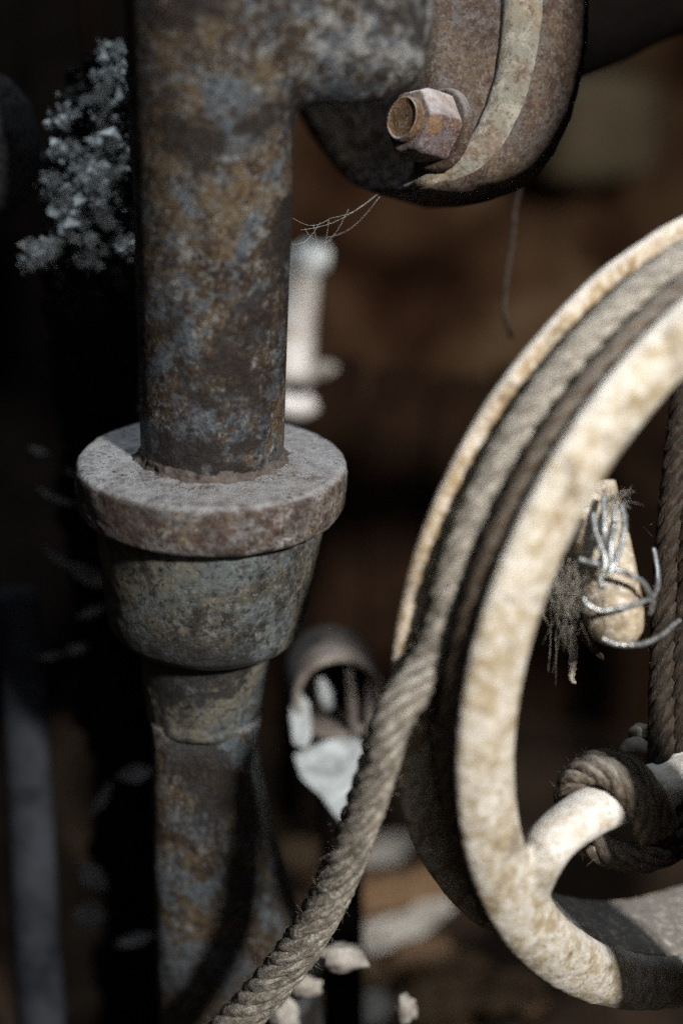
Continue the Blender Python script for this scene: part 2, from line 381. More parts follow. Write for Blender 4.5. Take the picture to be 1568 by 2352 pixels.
# tapering flat shank
def shank():
    V = []; n = 44; seg = 40; rows = []
    for s, uL, uR, dep in [(-.116, 354, 604, .040), (-.128, 355, 592, .044), (-.145, 356, 590, .046), (-.176, 358, 616, .046), (-.205, 361, 650, .046), (-.229, 364, 680, .046), (-.2535, 367, 706, .046), (-.278, 371, 728, .046), (-.33, 380, 760, .046)]:
        p = COL_C+AL*s; z = np.dot(p-CAM, FWD); v = np.dot(p-CAM, UP)
        rows.append(((uL-784)/FPX*z, (uR-784)/FPX*z, v, z, dep))
    R = spline(rows, n)
    for xl, xr, y, z, dep in R:
        c = C2W((xl+xr)/2, y, z); hw = (xr-xl)/2
        for k in range(seg):
            t = 2*math.pi*k/seg; cx, sy = math.cos(t), math.sin(t); e = .42
            px = hw*math.copysign(abs(cx)**e, cx); py = dep/2*math.copysign(abs(sy)**e, sy)
            p = c+RIGHT*px+np.array([0, 1.0, 0])*py
            p = p+np.array([cx, sy, 0])*.0007*(nz(p, 80)+.6*nz(p, 220, 4)); V.append(p)
    F = [(i*seg+k, i*seg+(k+1) % seg, (i+1)*seg+(k+1) % seg, (i+1)*seg+k) for i in range(n-1) for k in range(seg)]
    F += [tuple(range(seg)), tuple((n-1)*seg+k for k in range(seg))]
    return V, F
V, F = shank(); recalc(mesh_obj('shank', V, F, M['shank'], rod))

# ------------------------------------------------------------------ cheek plate with nut
bracket = tag(empty('pivot_bracket', W(1000, 300, .575)), 'rusty brown rounded bracket plate with pale lip and worn hexagonal nut', 'bracket')
PN = V2W((-.74, .05, -.67)); PN /= np.linalg.norm(PN)          # plate normal, towards the camera and left
P0 = W(985, 300, .572)
def on_plate(u, v, off=0.0):
    d = W(u, v, 1.0)-CAM; t = np.dot(P0+PN*off-CAM, PN)/np.dot(d, PN); return CAM+d*t
outline = [(640, 150), (650, 220), (690, 290), (730, 350), (790, 415), (866, 446), (950, 440), (1030, 418), (1100, 386), (1160, 318), (1205, 220), (1232, 110), (1243, 0), (1240, -140), (1200, -260)]
ol = spline(outline, 70)
def slab(name, pts2d, o0, o1, mat, parent, bev=.0015, amp=.0006):
    A = [on_plate(u, v, o0) for u, v in pts2d]; n = len(A); B = [p+PN*(o1-o0) for p in A]
    V = [p+PN*amp*nz(p, 200) for p in A]+B
    F = [tuple(range(n)), tuple(range(2*n-1, n-1, -1))]+[(i, n+i, n+(i+1) % n, (i+1) % n) for i in range(n)]
    o = recalc(mesh_obj(name, V, F, mat, parent, smooth=False))
    b = o.modifiers.new('b', 'BEVEL'); b.width = bev; b.segments = 3; b.limit_method = 'ANGLE'; b.angle_limit = .8
    return o
PNL = V2W((-.90, .02, -.43)); PNL /= np.linalg.norm(PNL)
PN2 = V2W((-.10, .10, -.99)); PN2 /= np.linalg.norm(PN2)        # right half of the plate turns towards the camera
_flat = on_plate
def bent(u, v, off=0.0):
    d = W(u, v, 1.0)-CAM; q = _flat(985, v); t1 = np.dot(P0+PNL*off-CAM, PNL)/np.dot(d, PNL); t2 = np.dot(q+PN2*off-CAM, PN2)/np.dot(d, PN2)
    k = min(1, max(0, (u-900)/150)); k = k*k*(3-2*k); return CAM+d*(t1*(1-k)+t2*k)
on_plate = bent
def plate_mesh():
    Lb = np.array([(640, 150), (650, 220), (690, 290), (730, 350), (790, 415), (866, 446.5)]); Lb = np.vstack([(650, -260), (640, 0), Lb])
    Rb = np.array([(1200, -260), (1240, -140), (1243, 0), (1232, 110), (1205, 220), (1160, 318), (1100, 386), (1030, 418), (950, 440), (870, 446.5)])
    Rb = spline(Rb, 120); Lb = spline(Lb, 80); vs_ = np.r_[np.linspace(-260, 380, 60), np.linspace(384, 446, 26)]; V = []; nc = 50
    for back in (0, 1):
        for v in vs_:
            a, b = np.interp(v, Lb[:, 1], Lb[:, 0]), np.interp(v, Rb[:, 1], Rb[:, 0])
            for k in range(nc):
                t = k/(nc-1); e = min(t, 1-t)*2; p = on_plate(a+(b-a)*t, v)
                p = p+PN*.0007*(nz(p, 180)+.5*nz(p, 420, 3))
                edge = max(0, 1-min(min(t, 1-t)*nc/4, (446.5-v)/14)); p = p-PN*.004*edge**2
                V.append(p-PN*.026*back)
    nr = len(vs_); F = []; N_ = nr*nc
    for i in range(nr-1):
        for k in range(nc-1):
            q = (i*nc+k, i*nc+k+1, (i+1)*nc+k+1, (i+1)*nc+k); F.append(q); F.append(tuple(x+N_ for x in reversed(q)))
        for k in (0, nc-1): F.append((i*nc+k, (i+1)*nc+k, (i+1)*nc+k+N_, i*nc+k+N_))
    for k in range(nc-1):
        for i in (0, nr-1): F.append((i*nc+k, i*nc+k+1, i*nc+k+1+N_, i*nc+k+N_))
    return V, F
V, F = plate_mesh(); recalc(mesh_obj('plate', V, F, M['plate'], bracket))
# raised pale lip along the right edge
inner = spline([(1150, -150), (1152, 0), (1146, 110), (1128, 200), (1092, 290), (1040, 350), (985, 395), (930, 425)], 40)
outer = spline([(1239, -150), (1241, 0), (1230, 110), (1203, 220), (1158, 316), (1098, 383), (1030, 414), (948, 436)], 40)
def lip():
    V = []; n = 40; seg = 9
    for i in range(n):
        a, b = on_plate(*inner[i]), on_plate(*outer[i])
        for k in range(seg):
            t = k/(seg-1); h = .0008+.0050*math.sin(math.pi*t)**1.1*(1-.75*i/n) if 0 < k < seg-1 else -.0012
            p = a+(b-a)*t+PN*h; V.append(p+PN*.0006*nz(p, 150))
    F = [(i*seg+k, i*seg+k+1, (i+1)*seg+k+1, (i+1)*seg+k) for i in range(n-1) for k in range(seg-1)]
    return V, F
V, F = lip(); o = mesh_obj('lip', V, F, M['lip'], bracket)
# nut: hexagonal prism, edges worn, washer behind and bolt end in front
NB = _flat(1012, 300, .0)
ny = np.array([0, 0, 1.0])-PN*PN[2]; ny /= np.linalg.norm(ny); nx = np.cross(ny, PN)
def hexprism(x0, x1, r, rot, steps=16):
    V = []; seg = 96
    for i in range(steps+1):
        x = x0+(x1-x0)*i/steps; e = (i/steps)
        tap = 1-.16*max(0, (e-.7)/.3)**2
        for k in range(seg):
            t = 2*math.pi*k/seg; h = r*math.cos(math.pi/6)/math.cos(((t-rot) % (math.pi/3))-math.pi/6)
            h = min(h, r*.965)*tap; p = NB+PN*x+(nx*math.cos(t)+ny*math.sin(t))*h
            V.append(p+(p-NB)*.02*(nz(p, 180)+.5*nz(p, 420, 3)))
    F = [(i*seg+k, i*seg+(k+1) % seg, (i+1)*seg+(k+1) % seg, (i+1)*seg+k) for i in range(steps) for k in range(seg)]
    F.append(tuple(steps*seg+k for k in range(seg))); return V, F
V, F = hexprism(-.001, .0185, .0148, .25); nut = recalc(mesh_obj('nut', V, F, M['nut'], bracket))
nut.modifiers.new('b', 'BEVEL').width = .0004
V, F = lathe(fine([(-.001, .0165), (.0018, .0165), (.0028, .0155), (.0028, .010)], 12), NB, PN, nx, ny, 64, amp=.0004, sc_=150); recalc(mesh_obj('washer', V, F, M['plate'], nut))
V, F = lathe(fine([(.016, .0090), (.0212, .0088), (.0220, .0080), (.0216, .0070), (.0213, .0060), (.0212, .0001)], 24), NB, PN, nx, ny, 48, amp=.0004, sc_=200); recalc(mesh_obj('bolt_end', V, F, M['bolt'], nut))
V, F = lathe(fine([(.0205, .0086), (.0222, .0082), (.0216, .0070)], 8), NB, PN, nx, ny, 48, amp=.0003, sc_=200); recalc(mesh_obj('burr', V, F, M['nut'], nut))

# ------------------------------------------------------------------ pulley wheel
WC = C2W(.1851, -.0502, .5558); WA = V2W((-.51964, .32996, .78810)); WA /= np.linalg.norm(WA)
WZ = np.array([0, 0, 1.0]); WZ = WZ-WA*np.dot(WZ, WA); WZ /= np.linalg.norm(WZ)
WL = np.cross(WA, WZ);  WL = WL if WL[0] < 0 else -WL
def wp(x, r, th):                               # th = 0 at the top, 90 deg at the left
    return WC+WA*x+r*(math.cos(th)*WZ+math.sin(th)*WL)
wheel = tag(empty('pulley_wheel', wp(.024, .17, math.pi)), 'large cream painted grooved pulley wheel carrying rope, cut by right edge', 'pulley wheel')
pr = [(.0400, .150), (.0404, .158), (.0412, .1665), (.0424, .1694), (.0445, .1700), (.0465, .1690), (.0476, .1660), (.0476, .1448)]
V, F = lathe(fine(pr, 40), WC, WA, WZ, WL, 220, amp=.0006, sc_=40); recalc(mesh_obj('far_rim', V, F, M['far_rim'], wheel))
pr = [(.0070, .1560), (.0110, .1550), (.0240, .1546), (.0345, .1550), (.0405, .1560), (.0474, .1470), (.0474, .1446), (.030, .1452), (.020, .1462), (.0112, .1478)]
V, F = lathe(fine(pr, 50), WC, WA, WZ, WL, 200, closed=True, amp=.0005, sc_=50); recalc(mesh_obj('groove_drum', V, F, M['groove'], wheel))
# spokes: S-curved cast arms from the rim to the hub
def spoke_path(pts): return np.array([W(*p) for p in pts])
def spoke_mesh(P, r, seg=28, flat=.8):
    v, f, uv = tube(P, r, seg, flat=flat)
    v = np.array([p+np.array([.6, .6, .6])*.0008*(nz(p, 90)+.5*nz(p, 260, 2)) for p in v]); return v, f
SPX = [(1190, 2080, .540), (1204, 2035, .531), (1230, 1988, .5235), (1262, 1938, .519), (1310, 1893, .527), (1370, 1858, .538), (1440, 1832, .549), (1530, 1800, .560), (1640, 1700, .567), (1720, 1560, .572)]
P = spline(spoke_path(SPX), 60); rr = np.interp(np.linspace(0, 1, 60), [0, .1, .22, .36, .5, .7, 1], [.0090, .0125, .0108, .0100, .0110, .0118, .013])
V, F = spoke_mesh(P, rr); base = np.array(V)
loc = np.stack([(base-WC)@WA, (base-WC)@WZ, (base-WC)@WL], 1)
pr = [(.0078, .1450), (.0040, .1447), (.0012, .1462), (-.0012, .1505), (-.0022, .1565), (-.0018, .1625), (.0006, .1672), (.0030, .1692), (.0052, .1692), (.0068, .1675), (.0076, .1630), (.0078, .158), (.0078, .150)]
AV, AF = lathe(fine(pr, 48), WC, WA, WZ, WL, 240, closed=True)
for k in (0, 2):
    a = k*math.pi/2; c, s_ = math.cos(a), math.sin(a)
    q = WC+np.outer(loc[:, 0], WA)+np.outer(loc[:, 1]*c-loc[:, 2]*s_, WZ)+np.outer(loc[:, 1]*s_+loc[:, 2]*c, WL)
    o_ = len(AV); AV = list(AV)+list(q); AF = list(AF)+[tuple(i+o_ for i in f) for f in F]
cast = recalc(mesh_obj('near_rim', AV, AF, M['wheel'], wheel))
md = cast.modifiers.new('r', 'REMESH'); md.mode = 'VOXEL'; md.voxel_size = .0012; md = cast.modifiers.new('s', 'SMOOTH'); md.factor = .5; md.iterations = 14
dg = bpy.context.evaluated_depsgraph_get(); dg.update()
me2 = bpy.data.meshes.new_from_object(cast.evaluated_get(dg)); bpy.data.objects.remove(cast)
nv = len(me2.vertices); co = np.zeros(nv*3, dtype=np.float32); me2.vertices.foreach_get('co', co); co = co.reshape(-1, 3).astype(float)
fl = [tuple(p.vertices) for p in me2.polygons]
rel = co-WC; ax_ = rel@WA; rv = rel-np.outer(ax_, WA); rad = np.linalg.norm(rv, axis=1)
un = rv/rad[:, None]*.6-WA*.8
co = co+un*np.array([.0006*(nz(p, 45)+.6*nz(p, 140, 5)+.5*nz(p, 330, 8)) for p in co])[:, None]
def subset(mask, name, mat):
    idx = {}; V = []; F = []
    for f in mask:
        g = []
        for i in f:
            if i not in idx: idx[i] = len(V); V.append(co[i])
            g.append(idx[i])
        F.append(g)
    return mesh_obj(name, V, F, mat, wheel)
side = rel@WL
inn = [np.mean(rad[list(f)]) < .1395 for f in fl]; lft = [np.mean(side[list(f)]) > 0 for f in fl]
subset([f for f, m in zip(fl, inn) if not m], 'near_rim', M['wheel'])
subset([f for f, m, l in zip(fl, inn, lft) if m and l], 'spoke', M['spoke'])
subset([f for f, m, l in zip(fl, inn, lft) if m and not l], 'spoke', M['spoke'])
pr = [(.004, .012), (.002, .020), (.003, .030), (.008, .034), (.040, .034), (.046, .030), (.047, .012)]
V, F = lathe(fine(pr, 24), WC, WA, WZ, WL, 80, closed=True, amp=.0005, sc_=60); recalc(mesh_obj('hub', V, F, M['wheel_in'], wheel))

# added blocker, unseen right of the frame, shading the wheel's lower right
def on_wheel_plane(u, v, x):
    d = W(u, v, 1.0)-CAM; t = np.dot(WC+WA*x-CAM, WA)/np.dot(d, WA); return CAM+d*t
A = [on_wheel_plane(u, v, -.060) for u, v in [(1810, 1440), (1785, 1520), (1740, 1760), (1690, 1990), (1680, 2420), (1850, 2420), (1870, 1990), (1930, 1440)]]
n = len(A); B = [p+WA*.008 for p in A]
F = [tuple(range(n)), tuple(range(2*n-1, n-1, -1))]+[(i, n+i, n+(i+1) % n, (i+1) % n) for i in range(n)]
o = recalc(mesh_obj('shade_blocker', A+B, F, M['far_iron'], wheel, smooth=False)); o.modifiers.new('b', 'BEVEL').width = .001
V, F = lathe([(-.064, .0001), (-.064, .010), (.05, .010), (.05, .0001)], WC, WA, WZ, WL, 32); recalc(mesh_obj('axle', V, F, M['far_iron'], wheel))

# ------------------------------------------------------------------ ropes
def rope(name, P, R, nstr, pitch, mat, label, cat, seg=14, step=.0016, fuzz=0, fuzz_mat=None, jit=.06, fuzz_len=(.0015, .005)):
    """P: path points; R: radius along the path (scalar or array per path point)."""
    P = np.asarray(P, float); R = np.broadcast_to(np.asarray(R, float), (len(P),))
    Q, s = resample(np.column_stack([P, R]), step); Rr = Q[:, 3]; Q = Q[:, :3]
    T, N, B = frames(Q); root = tag(empty(name, Q[-1]), label, cat)
    sr = math.sin(math.pi/nstr)/(1+math.sin(math.pi/nstr))*1.24; off = 1-sr
    for k in range(nstr):
        ph = 2*math.pi*k/nstr+2*math.pi*s/pitch+.12*np.sin(s*90+k)
        H = Q+(Rr*off*np.cos(ph))[:, None]*N+(Rr*off*np.sin(ph))[:, None]*B
        H = H+rng.normal(size=H.shape)*.00006
        r = Rr*sr*(1+.05*np.sin(s*230+k*2.1)+.03*np.sin(s*510+k))
        v, f, uv = tube(H, r, seg, jit=jit); mesh_obj('strand', v, f, mat, root, uvs=uv)
    v, f, uv = tube(Q, Rr*(1-2*sr)*1.05+.0002, 8); mesh_obj('core', v, f, mat, root, uvs=uv)
    if fuzz:
        V = []; F = []; UV = []
        for _ in range(fuzz):
            i = rng.integers(1, len(Q)-1); a = rng.uniform(0, 6.28); d = math.cos(a)*N[i]+math.sin(a)*B[i]
            p = Q[i]+d*Rr[i]*.93; L = rng.uniform(*fuzz_len); u = T[i]*rng.normal()*.9+d*rng.uniform(.2, 1)+rng.normal(size=3)*.35; u /= np.linalg.norm(u)
            c = rng.normal(size=3)*.5; pts = [p+u*L*x+c*L*x*x for x in (0, .4, .75, 1)]; hw = rng.uniform(.00004, .00010)
            v, f, uv = tube(np.array(pts), [hw, hw, hw*.8, hw*.4], 4); b = len(V); V += list(v); F += [tuple(j+b for j in g) for g in f]; UV += list(uv)
        tag(mesh_obj('fuzz', V, F, fuzz_mat or M['fuzz'], root, uvs=UV), kind='stuff')
    return root
# outer wrap: round the far side of the groove, leaving at the left and running down
RR = .1550+.0066
arc = [wp(.0296, RR+.0008, math.radians(a)) for a in np.linspace(-60, 88, 60)]
tail = [W(906, 1640, .4935), W(868, 1762, .508), W(828, 1880, .523), W(775, 2020, .543), W(706, 2150, .560), W(622, 2262, .574), W(545, 2350, .586), W(470, 2430, .597), W(380, 2530, .61)]
path = spline(np.array(arc[::4]+tail), 400)
sp = np.linspace(0, 1, 400)
rope('rope', path, np.interp(sp, [0, .55, .7, .85, 1], [.0072, .0072, .0076, .0084, .0092]), 7, .062, M['rope'],
     'frayed grey hemp rope leaving the wheel groove and running down to the lower left', 'rope', fuzz=2600, fuzz_len=(.0008, .0035))
arc2 = [wp(.0147, RR-.0002, math.radians(a)) for a in np.linspace(-60, 215, 140)]
rope('rope', np.array(arc2), .0064, 6, .058, M['rope_dark'], 'rope wrap lying in the groove beside the near rim, coloured dark brown for its shade', 'rope', fuzz=300, fuzz_mat=M['fuzz_dark'])  # darker hemp carries the near rim's shade on this wrap

# rope tied round the spoke
def tied(ptsn, r, label, fuzz=200, mat='rope_mid'):
    return rope('tied_rope', spline(np.array([W(*p) for p in ptsn]), 120), r, 5, .04, M[mat], label, 'rope', seg=12, step=.0012, fuzz=fuzz, fuzz_mat=M['fuzz_dark'], fuzz_len=(.001, .003))
tied([(1350, 1945, .556), (1318, 1900, .553), (1303, 1840, .548), (1318, 1790, .541), (1362, 1768, .535), (1420, 1790, .531), (1468, 1850, .531), (1490, 1920, .538)], .0056,
     'brown rope turn over the pale spoke, nearest the wheel rim', 250)
tied([(1300, 1830, .561), (1330, 1775, .553), (1385, 1748, .546), (1445, 1765, .541), (1500, 1830, .539), (1530, 1910, .543)], .0052, 'brown rope turn above the spoke, second from the rim', 150)
tied([(1362, 1932, .551), (1405, 1962, .549), (1470, 1972, .549), (1540, 1950, .551), (1600, 1905, .556)], .0062, 'brown rope passing under the pale spoke', 150)
tied([(1640, 500, .60), (1580, 850, .585), (1540, 1200, .575), (1530, 1350, .573), (1524, 1500, .570), (1520, 1650, .565), (1520, 1780, .560), (1515, 1880, .552), (1490, 1930, .545)], .0058, 'dark rope hanging straight down to the spoke knot, left one of the pair', 250, 'rope_shade')
tied([(1690, 500, .60), (1630, 850, .585), (1590, 1200, .572), (1578, 1400, .570), (1570, 1600, .565), (1572, 1780, .560), (1560, 1900, .552), (1530, 1960, .548)], .0058, 'dark rope hanging straight down at the picture edge, right one of the pair', 150, 'rope_shade')
# small rope knobs by the hanging rope
def lump(name, u, v, d, r, mat, label=None, cat=None, parent=None, sq=(1, 1, 1), k=0.0, amp=.25, group=None):
    bm = bmesh.new(); bmesh.ops.create_icosphere(bm, subdivisions=3, radius=1)
    c = W(u, v, d) if d is not None else np.array([u, v, 0])
    V = []
    for q in bm.verts:
        p = np.array(q.co); p = p*(1+amp*(nz(p, 1.6, k)+.5*nz(p, 4.2, k+2))); V.append(c+p*np.array(sq)*r)
    F = [[x.index for x in f.verts] for f in bm.faces]; bm.free()
    o = mesh_obj(name, V, F, mat, parent); 
    if label: tag(o, label, cat, group)
    return o
lump('rope_knot', 1472, 1690, .572, .0048, M['rope_dark'], 'small round brown rope knob, upper of two beside hanging rope', 'knot', k=1)
lump('rope_knot', 1458, 1728, .568, .0062, M['rope_dark'], 'larger dusty brown rope knob just above the tied spoke', 'knot', k=5)

# ------------------------------------------------------------------ peg with wire and frayed twine
P = spline(np.array([W(*p) for p in [(1345, 1120, .537), (1368, 1220, .533), (1390, 1320, .530), (1408, 1400, .529), (1416, 1450, .530), (1420, 1480, .531)]]), 40)
rr = np.interp(np.linspace(0, 1, 40), [0, .3, .6, .82, .93, 1], [.0115, .0118, .0115, .0100, .0076, .0025])
v, f = spoke_mesh(P, rr, 24, .9); tag(recalc(mesh_obj('wooden_peg', v, f, M['peg'])), 'tan rounded wooden peg end bound with wire behind the near rim', 'peg')
wire = tag(empty('wire', W(1420, 1400, .52)), 'loops of shiny galvanised wire bound round the tan wooden peg', 'wire')
def wloop(pts, r=.0010):
    Q = spline(np.array([W(*p) for p in pts]), 60); j = np.cumsum(rng.normal(size=(60, 3)), 0); Q = Q+.00009*(j-np.linspace(0, 1, 60)[:, None]*j[-1]); v, f, uv = tube(Q, r*(1+.03*rng.normal(size=60)), 10); mesh_obj('wire_loop', v, f, M['wire'], wire)
wloop([(1330, 1285, .512), (1365, 1292, .510), (1405, 1303, .508), (1445, 1320, .510), (1478, 1342, .514), (1497, 1375, .520), (1492, 1410, .528)])
wloop([(1338, 1372, .508), (1352, 1390, .508), (1385, 1402, .508), (1430, 1396, .511), (1475, 1383, .516), (1505, 1365, .524), (1512, 1320, .534), (1500, 1260, .541)])
wloop([(1384, 1468, .515), (1402, 1480, .514), (1440, 1486, .514), (1480, 1480, .518), (1520, 1460, .526), (1560, 1425, .535)])
wloop([(1388, 1140, .520), (1386, 1180, .515), (1382, 1225, .512), (1392, 1265, .509), (1402, 1305, .507)], .0012)
wloop([(1428, 1160, .522), (1434, 1200, .516), (1426, 1250, .512), (1412, 1290, .508), (1398, 1320, .507)], .0012)
wloop([(1362, 1180, .517), (1368, 1230, .512), (1388, 1290, .508), (1378, 1330, .508), (1384, 1352, .509)], .0012)
wloop([(1410, 1165, .517), (1408, 1215, .512), (1400, 1260, .509), (1404, 1310, .507)], .0012)
def strip(ptsn, r, mat, parent, name):
    v, f, uv = tube(spline(np.array([W(*p) for p in ptsn]), 50), np.interp(np.linspace(0, 1, 50), [0, .2, .6, .9, 1], [r*.6, r, r*.9, r*.6, r*.3]), 10, jit=.22); return mesh_obj(name, v, f, mat, parent, uvs=uv)
twine = tag(empty('frayed_twine', W(1320, 1560, .558)), 'frayed pale twine ends dangling from the wired peg', 'twine')
strip([(1296, 1440, .553), (1310, 1460, .556), (1318, 1490, .558), (1314, 1530, .559), (1312, 1560, .559), (1322, 1570, .559)], .0017, M['fuzz'], twine, 'dangling_end')
strip([(1310, 1390, .535), (1335, 1440, .54), (1355, 1480, .545), (1385, 1515, .548)], .0019, M['rope_dark'], twine, 'dangling_end')
V = []; F = []; UV = []
for k in range(370):
    a = W(rng.normal(1310, 28), rng.normal(1330, 32), rng.uniform(.512, .54)) if k < 320 else W(rng.normal(1415, 16), rng.normal(1150, 12), .525)
    d = V2W((rng.normal()*.3, -abs(rng.normal())*.6-.4, rng.normal()*.3) if k < 320 else (rng.normal()*.6, abs(rng.normal())*.5, rng.normal()*.4)); L = rng.uniform(.004, .014)*(.6 if k >= 320 else 1)
    c = rng.normal(size=3)*.4; pts = np.array([a+d*L*x+c*L*x*x for x in (0, .35, .7, 1)]); h = rng.uniform(.00006, .0002)
    v, f, uv = tube(pts, [h, h, h*.8, h*.4], 5); b = len(V); V += list(v); F += [tuple(j+b for j in g) for g in f]; UV += list(uv)
tag(mesh_obj('fibres', V, F, M['fuzz'], twine, uvs=UV), kind='stuff')

# ------------------------------------------------------------------ cobweb under the bracket
web = tag(empty('cobweb', W(780, 500, .575)), 'thin torn cobweb hanging under the bracket beside the rod', 'cobweb')
def silk(a, b, sag=.0, r=.00003):
    p, q = W(*a), W(*b); t = np.linspace(0, 1, 10)[:, None]; P = p+(q-p)*t+np.array([0, 0, -1.0])*sag*np.sin(np.pi*t)
    v, f, uv = tube(P, r, 5); mesh_obj('thread', v, f, M['web'], web)
for a, b, s in [((866, 446, .575), (760, 500, .575), .002), ((862, 448, .573), (690, 528, .56), .003), ((872, 450, .577), (748, 545, .58), .004), ((760, 500, .575), (672, 500, .555), .003),
                ((755, 505, .575), (740, 600, .585), .001), ((720, 515, .57), (735, 575, .58), .002), ((735, 510, .572), (670, 560, .556), .003), ((800, 480, .576), (745, 560, .58), .002), ((700, 524, .562), (722, 548, .57), .001)]:
    silk(a, b, s)

# ------------------------------------------------------------------ background things
def post(name, top, bot, r, mat, label, cat, rt=None, amp=.003):
    a, b = W(*top), W(*bot); P = a+(b-a)*np.linspace(0, 1, 40)[:, None]
    v, f, uv = tube(P, np.linspace(rt or r, r, 40), 28); v = np.array([p+amp*np.array([nz(p, 12), nz(p, 12, 4), 0]) for p in v])
    return tag(recalc(mesh_obj(name, v, f, mat)), label, cat)
def down(u, v, d, z=0.0):                        # ground point below an image point
    p = W(u, v, d); return np.array([p[0], p[1], z])
# white tube behind the rod
root = tag(empty('white_tube', W(672, 880, .92)), 'chalky white tube seen just right of the rod above the collar', 'tube')
v, f, uv = tube(spline(np.array([W(678, 585, .92), W(672, 660, .92), W(665, 760, .92), W(662, 880, .92)]), 30), [.0165]*28+[.015, .012], 24); mesh_obj('body', v, f, M['white'], root)
lump('cap', 700, 600, .91, .012, M['crumb'], parent=root, k=2); lump('torn_rim', 742, 590, .91, .006, M['crumb'], parent=root, k=4, sq=(.7, 1, 1.5))
v, f, uv = tube(spline(np.array([W(640, 925, .90), W(690, 935, .90), W(722, 918, .90)]), 20), [.007]*18+[.005, .002], 14); mesh_obj('foot', v, f, M['white'], root)
v, f, uv = tube(spline(np.array([W(690, 880, .92), W(720, 852, .92), W(752, 850, .92), W(760, 858, .92)]), 20), .0055, 12); mesh_obj('hook', v, f, M['leaf'], root)
v, f, uv = tube(np.array([W(650, 940, .91), down(650, 940, .93)*.5+W(650, 940, .91)*.5, down(650, 940, .95)]), .008, 10); mesh_obj('stake', v, f, M['beam'], root)

# round tin with pale sheet behind the rope
tin = tag(empty('tin_drum', down(790, 1800, .70)), 'round brown tin drum end with a pale grey flap, behind the rope', 'tin drum')
TC = W(775, 1600, .70); TAx = V2W((-.12, .28, .95)); TAx /= np.linalg.norm(TAx); TE1 = np.cross([0, 0, 1.0], TAx); TE1 /= np.linalg.norm(TE1); TE2 = np.cross(TAx, TE1)
k_ = .70/FPX
V, F = lathe([(0, 106*k_), (-.004, 101*k_), (-.004, 92*k_), (0, 86*k_), (.04, 84*k_), (.04, 104*k_)], TC, TAx, TE1, TE2, 64, closed=True); recalc(mesh_obj('rim', V, F, M['tin'], tin))
V, F = lathe([(.035, .0001), (.035, 90*k_)], TC, TAx, TE1, TE2, 40); mesh_obj('end_disc', V, F, M['beam'], tin)
for (u, v0, u1, v1, wd, m) in [(735, 1560, 752, 1625, .0042, 'sheet'), (800, 1530, 812, 1690, .0028, 'tin'), (845, 1560, 848, 1690, .0028, 'tin')]:
    vv, f, uv = tube(np.array([W(u, v0, .703), W((u+u1)/2+2, (v0+v1)/2, .700), W(u1, v1, .703)]), [wd*.6, wd, wd*.8], 12); mesh_obj('rib', vv, f, M[m], tin)
def flap(poly, d0, d1, th, mat, name, parent):
    A = [W(u, v, d0+(d1-d0)*(v-min(p[1] for p in poly))/(max(p[1] for p in poly)-min(p[1] for p in poly))) for u, v in poly]; n = len(A); B = [p+FWD*th for p in A]
    F = [tuple(range(n)), tuple(range(2*n-1, n-1, -1))]+[(i, n+i, n+(i+1) % n, (i+1) % n) for i in range(n)]
    o = recalc(mesh_obj(name, A+B, F, mat, parent, smooth=False)); b = o.modifiers.new('b', 'BEVEL'); b.width = th*.35; b.segments = 2; return o
flap([(668, 1600), (664, 1650), (672, 1712), (705, 1722), (716, 1690), (712, 1620), (690, 1590)], .70, .69, .004, M['sheet'], 'side_flap', tin)
flap([(672, 1735), (700, 1722), (740, 1705), (785, 1692), (830, 1700), (845, 1740), (850, 1850), (800, 1905), (770, 1880), (735, 1830), (690, 1790)], .700, .672, .004, M['sheet'], 'front_flap', tin)
a = W(780, 1720, .74); b_ = down(790, 1800, .74); v, f, uv = tube(np.array([a, (a+b_)/2, b_]), .012, 14); mesh_obj('stand', v, f, M['beam'], tin)
a = W(640, 1850, .80)
# things on the left
post('metal_pole', (40, 1350, .72), (120, 2700, .74), .0135, M['grey_pole'], 'blurred grey blue metal pole standing at the lower left', 'pole', rt=.011)
screen = tag(empty('shade_screen', down(300, 1200, 1.1)), 'added screen of near-black upright boards standing in for the dark behind the rod', 'plank screen')  # boards added to fill the background with dark, shade put into their colour
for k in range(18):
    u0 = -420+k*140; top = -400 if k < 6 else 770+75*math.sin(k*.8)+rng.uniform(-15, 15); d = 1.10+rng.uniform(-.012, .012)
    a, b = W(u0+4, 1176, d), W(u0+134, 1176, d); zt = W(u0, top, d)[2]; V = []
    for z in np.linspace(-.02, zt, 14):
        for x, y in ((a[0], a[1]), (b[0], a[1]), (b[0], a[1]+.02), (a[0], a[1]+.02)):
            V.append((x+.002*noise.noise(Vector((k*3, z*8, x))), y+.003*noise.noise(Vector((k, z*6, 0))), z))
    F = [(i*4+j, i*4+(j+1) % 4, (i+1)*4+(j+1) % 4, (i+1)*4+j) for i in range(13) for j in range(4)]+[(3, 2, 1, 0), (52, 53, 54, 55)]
    recalc(mesh_obj('shade_plank', V, F, M['beam'] if k < 6 else M['shade_plank'], screen, smooth=False))
lump('clay_lump', -30, 330, .64, .024, M['clay'], 'dark speckled rounded clay lump at the upper left edge', 'clay lump', sq=(.95, 1, 1.45), k=8, amp=.12)
v, f, uv = tube(np.array([W(-30, 480, .645), W(-40, 900, .68), W(-40, 1600, .75), down(-40, 1600, .8)]), .012, 12)
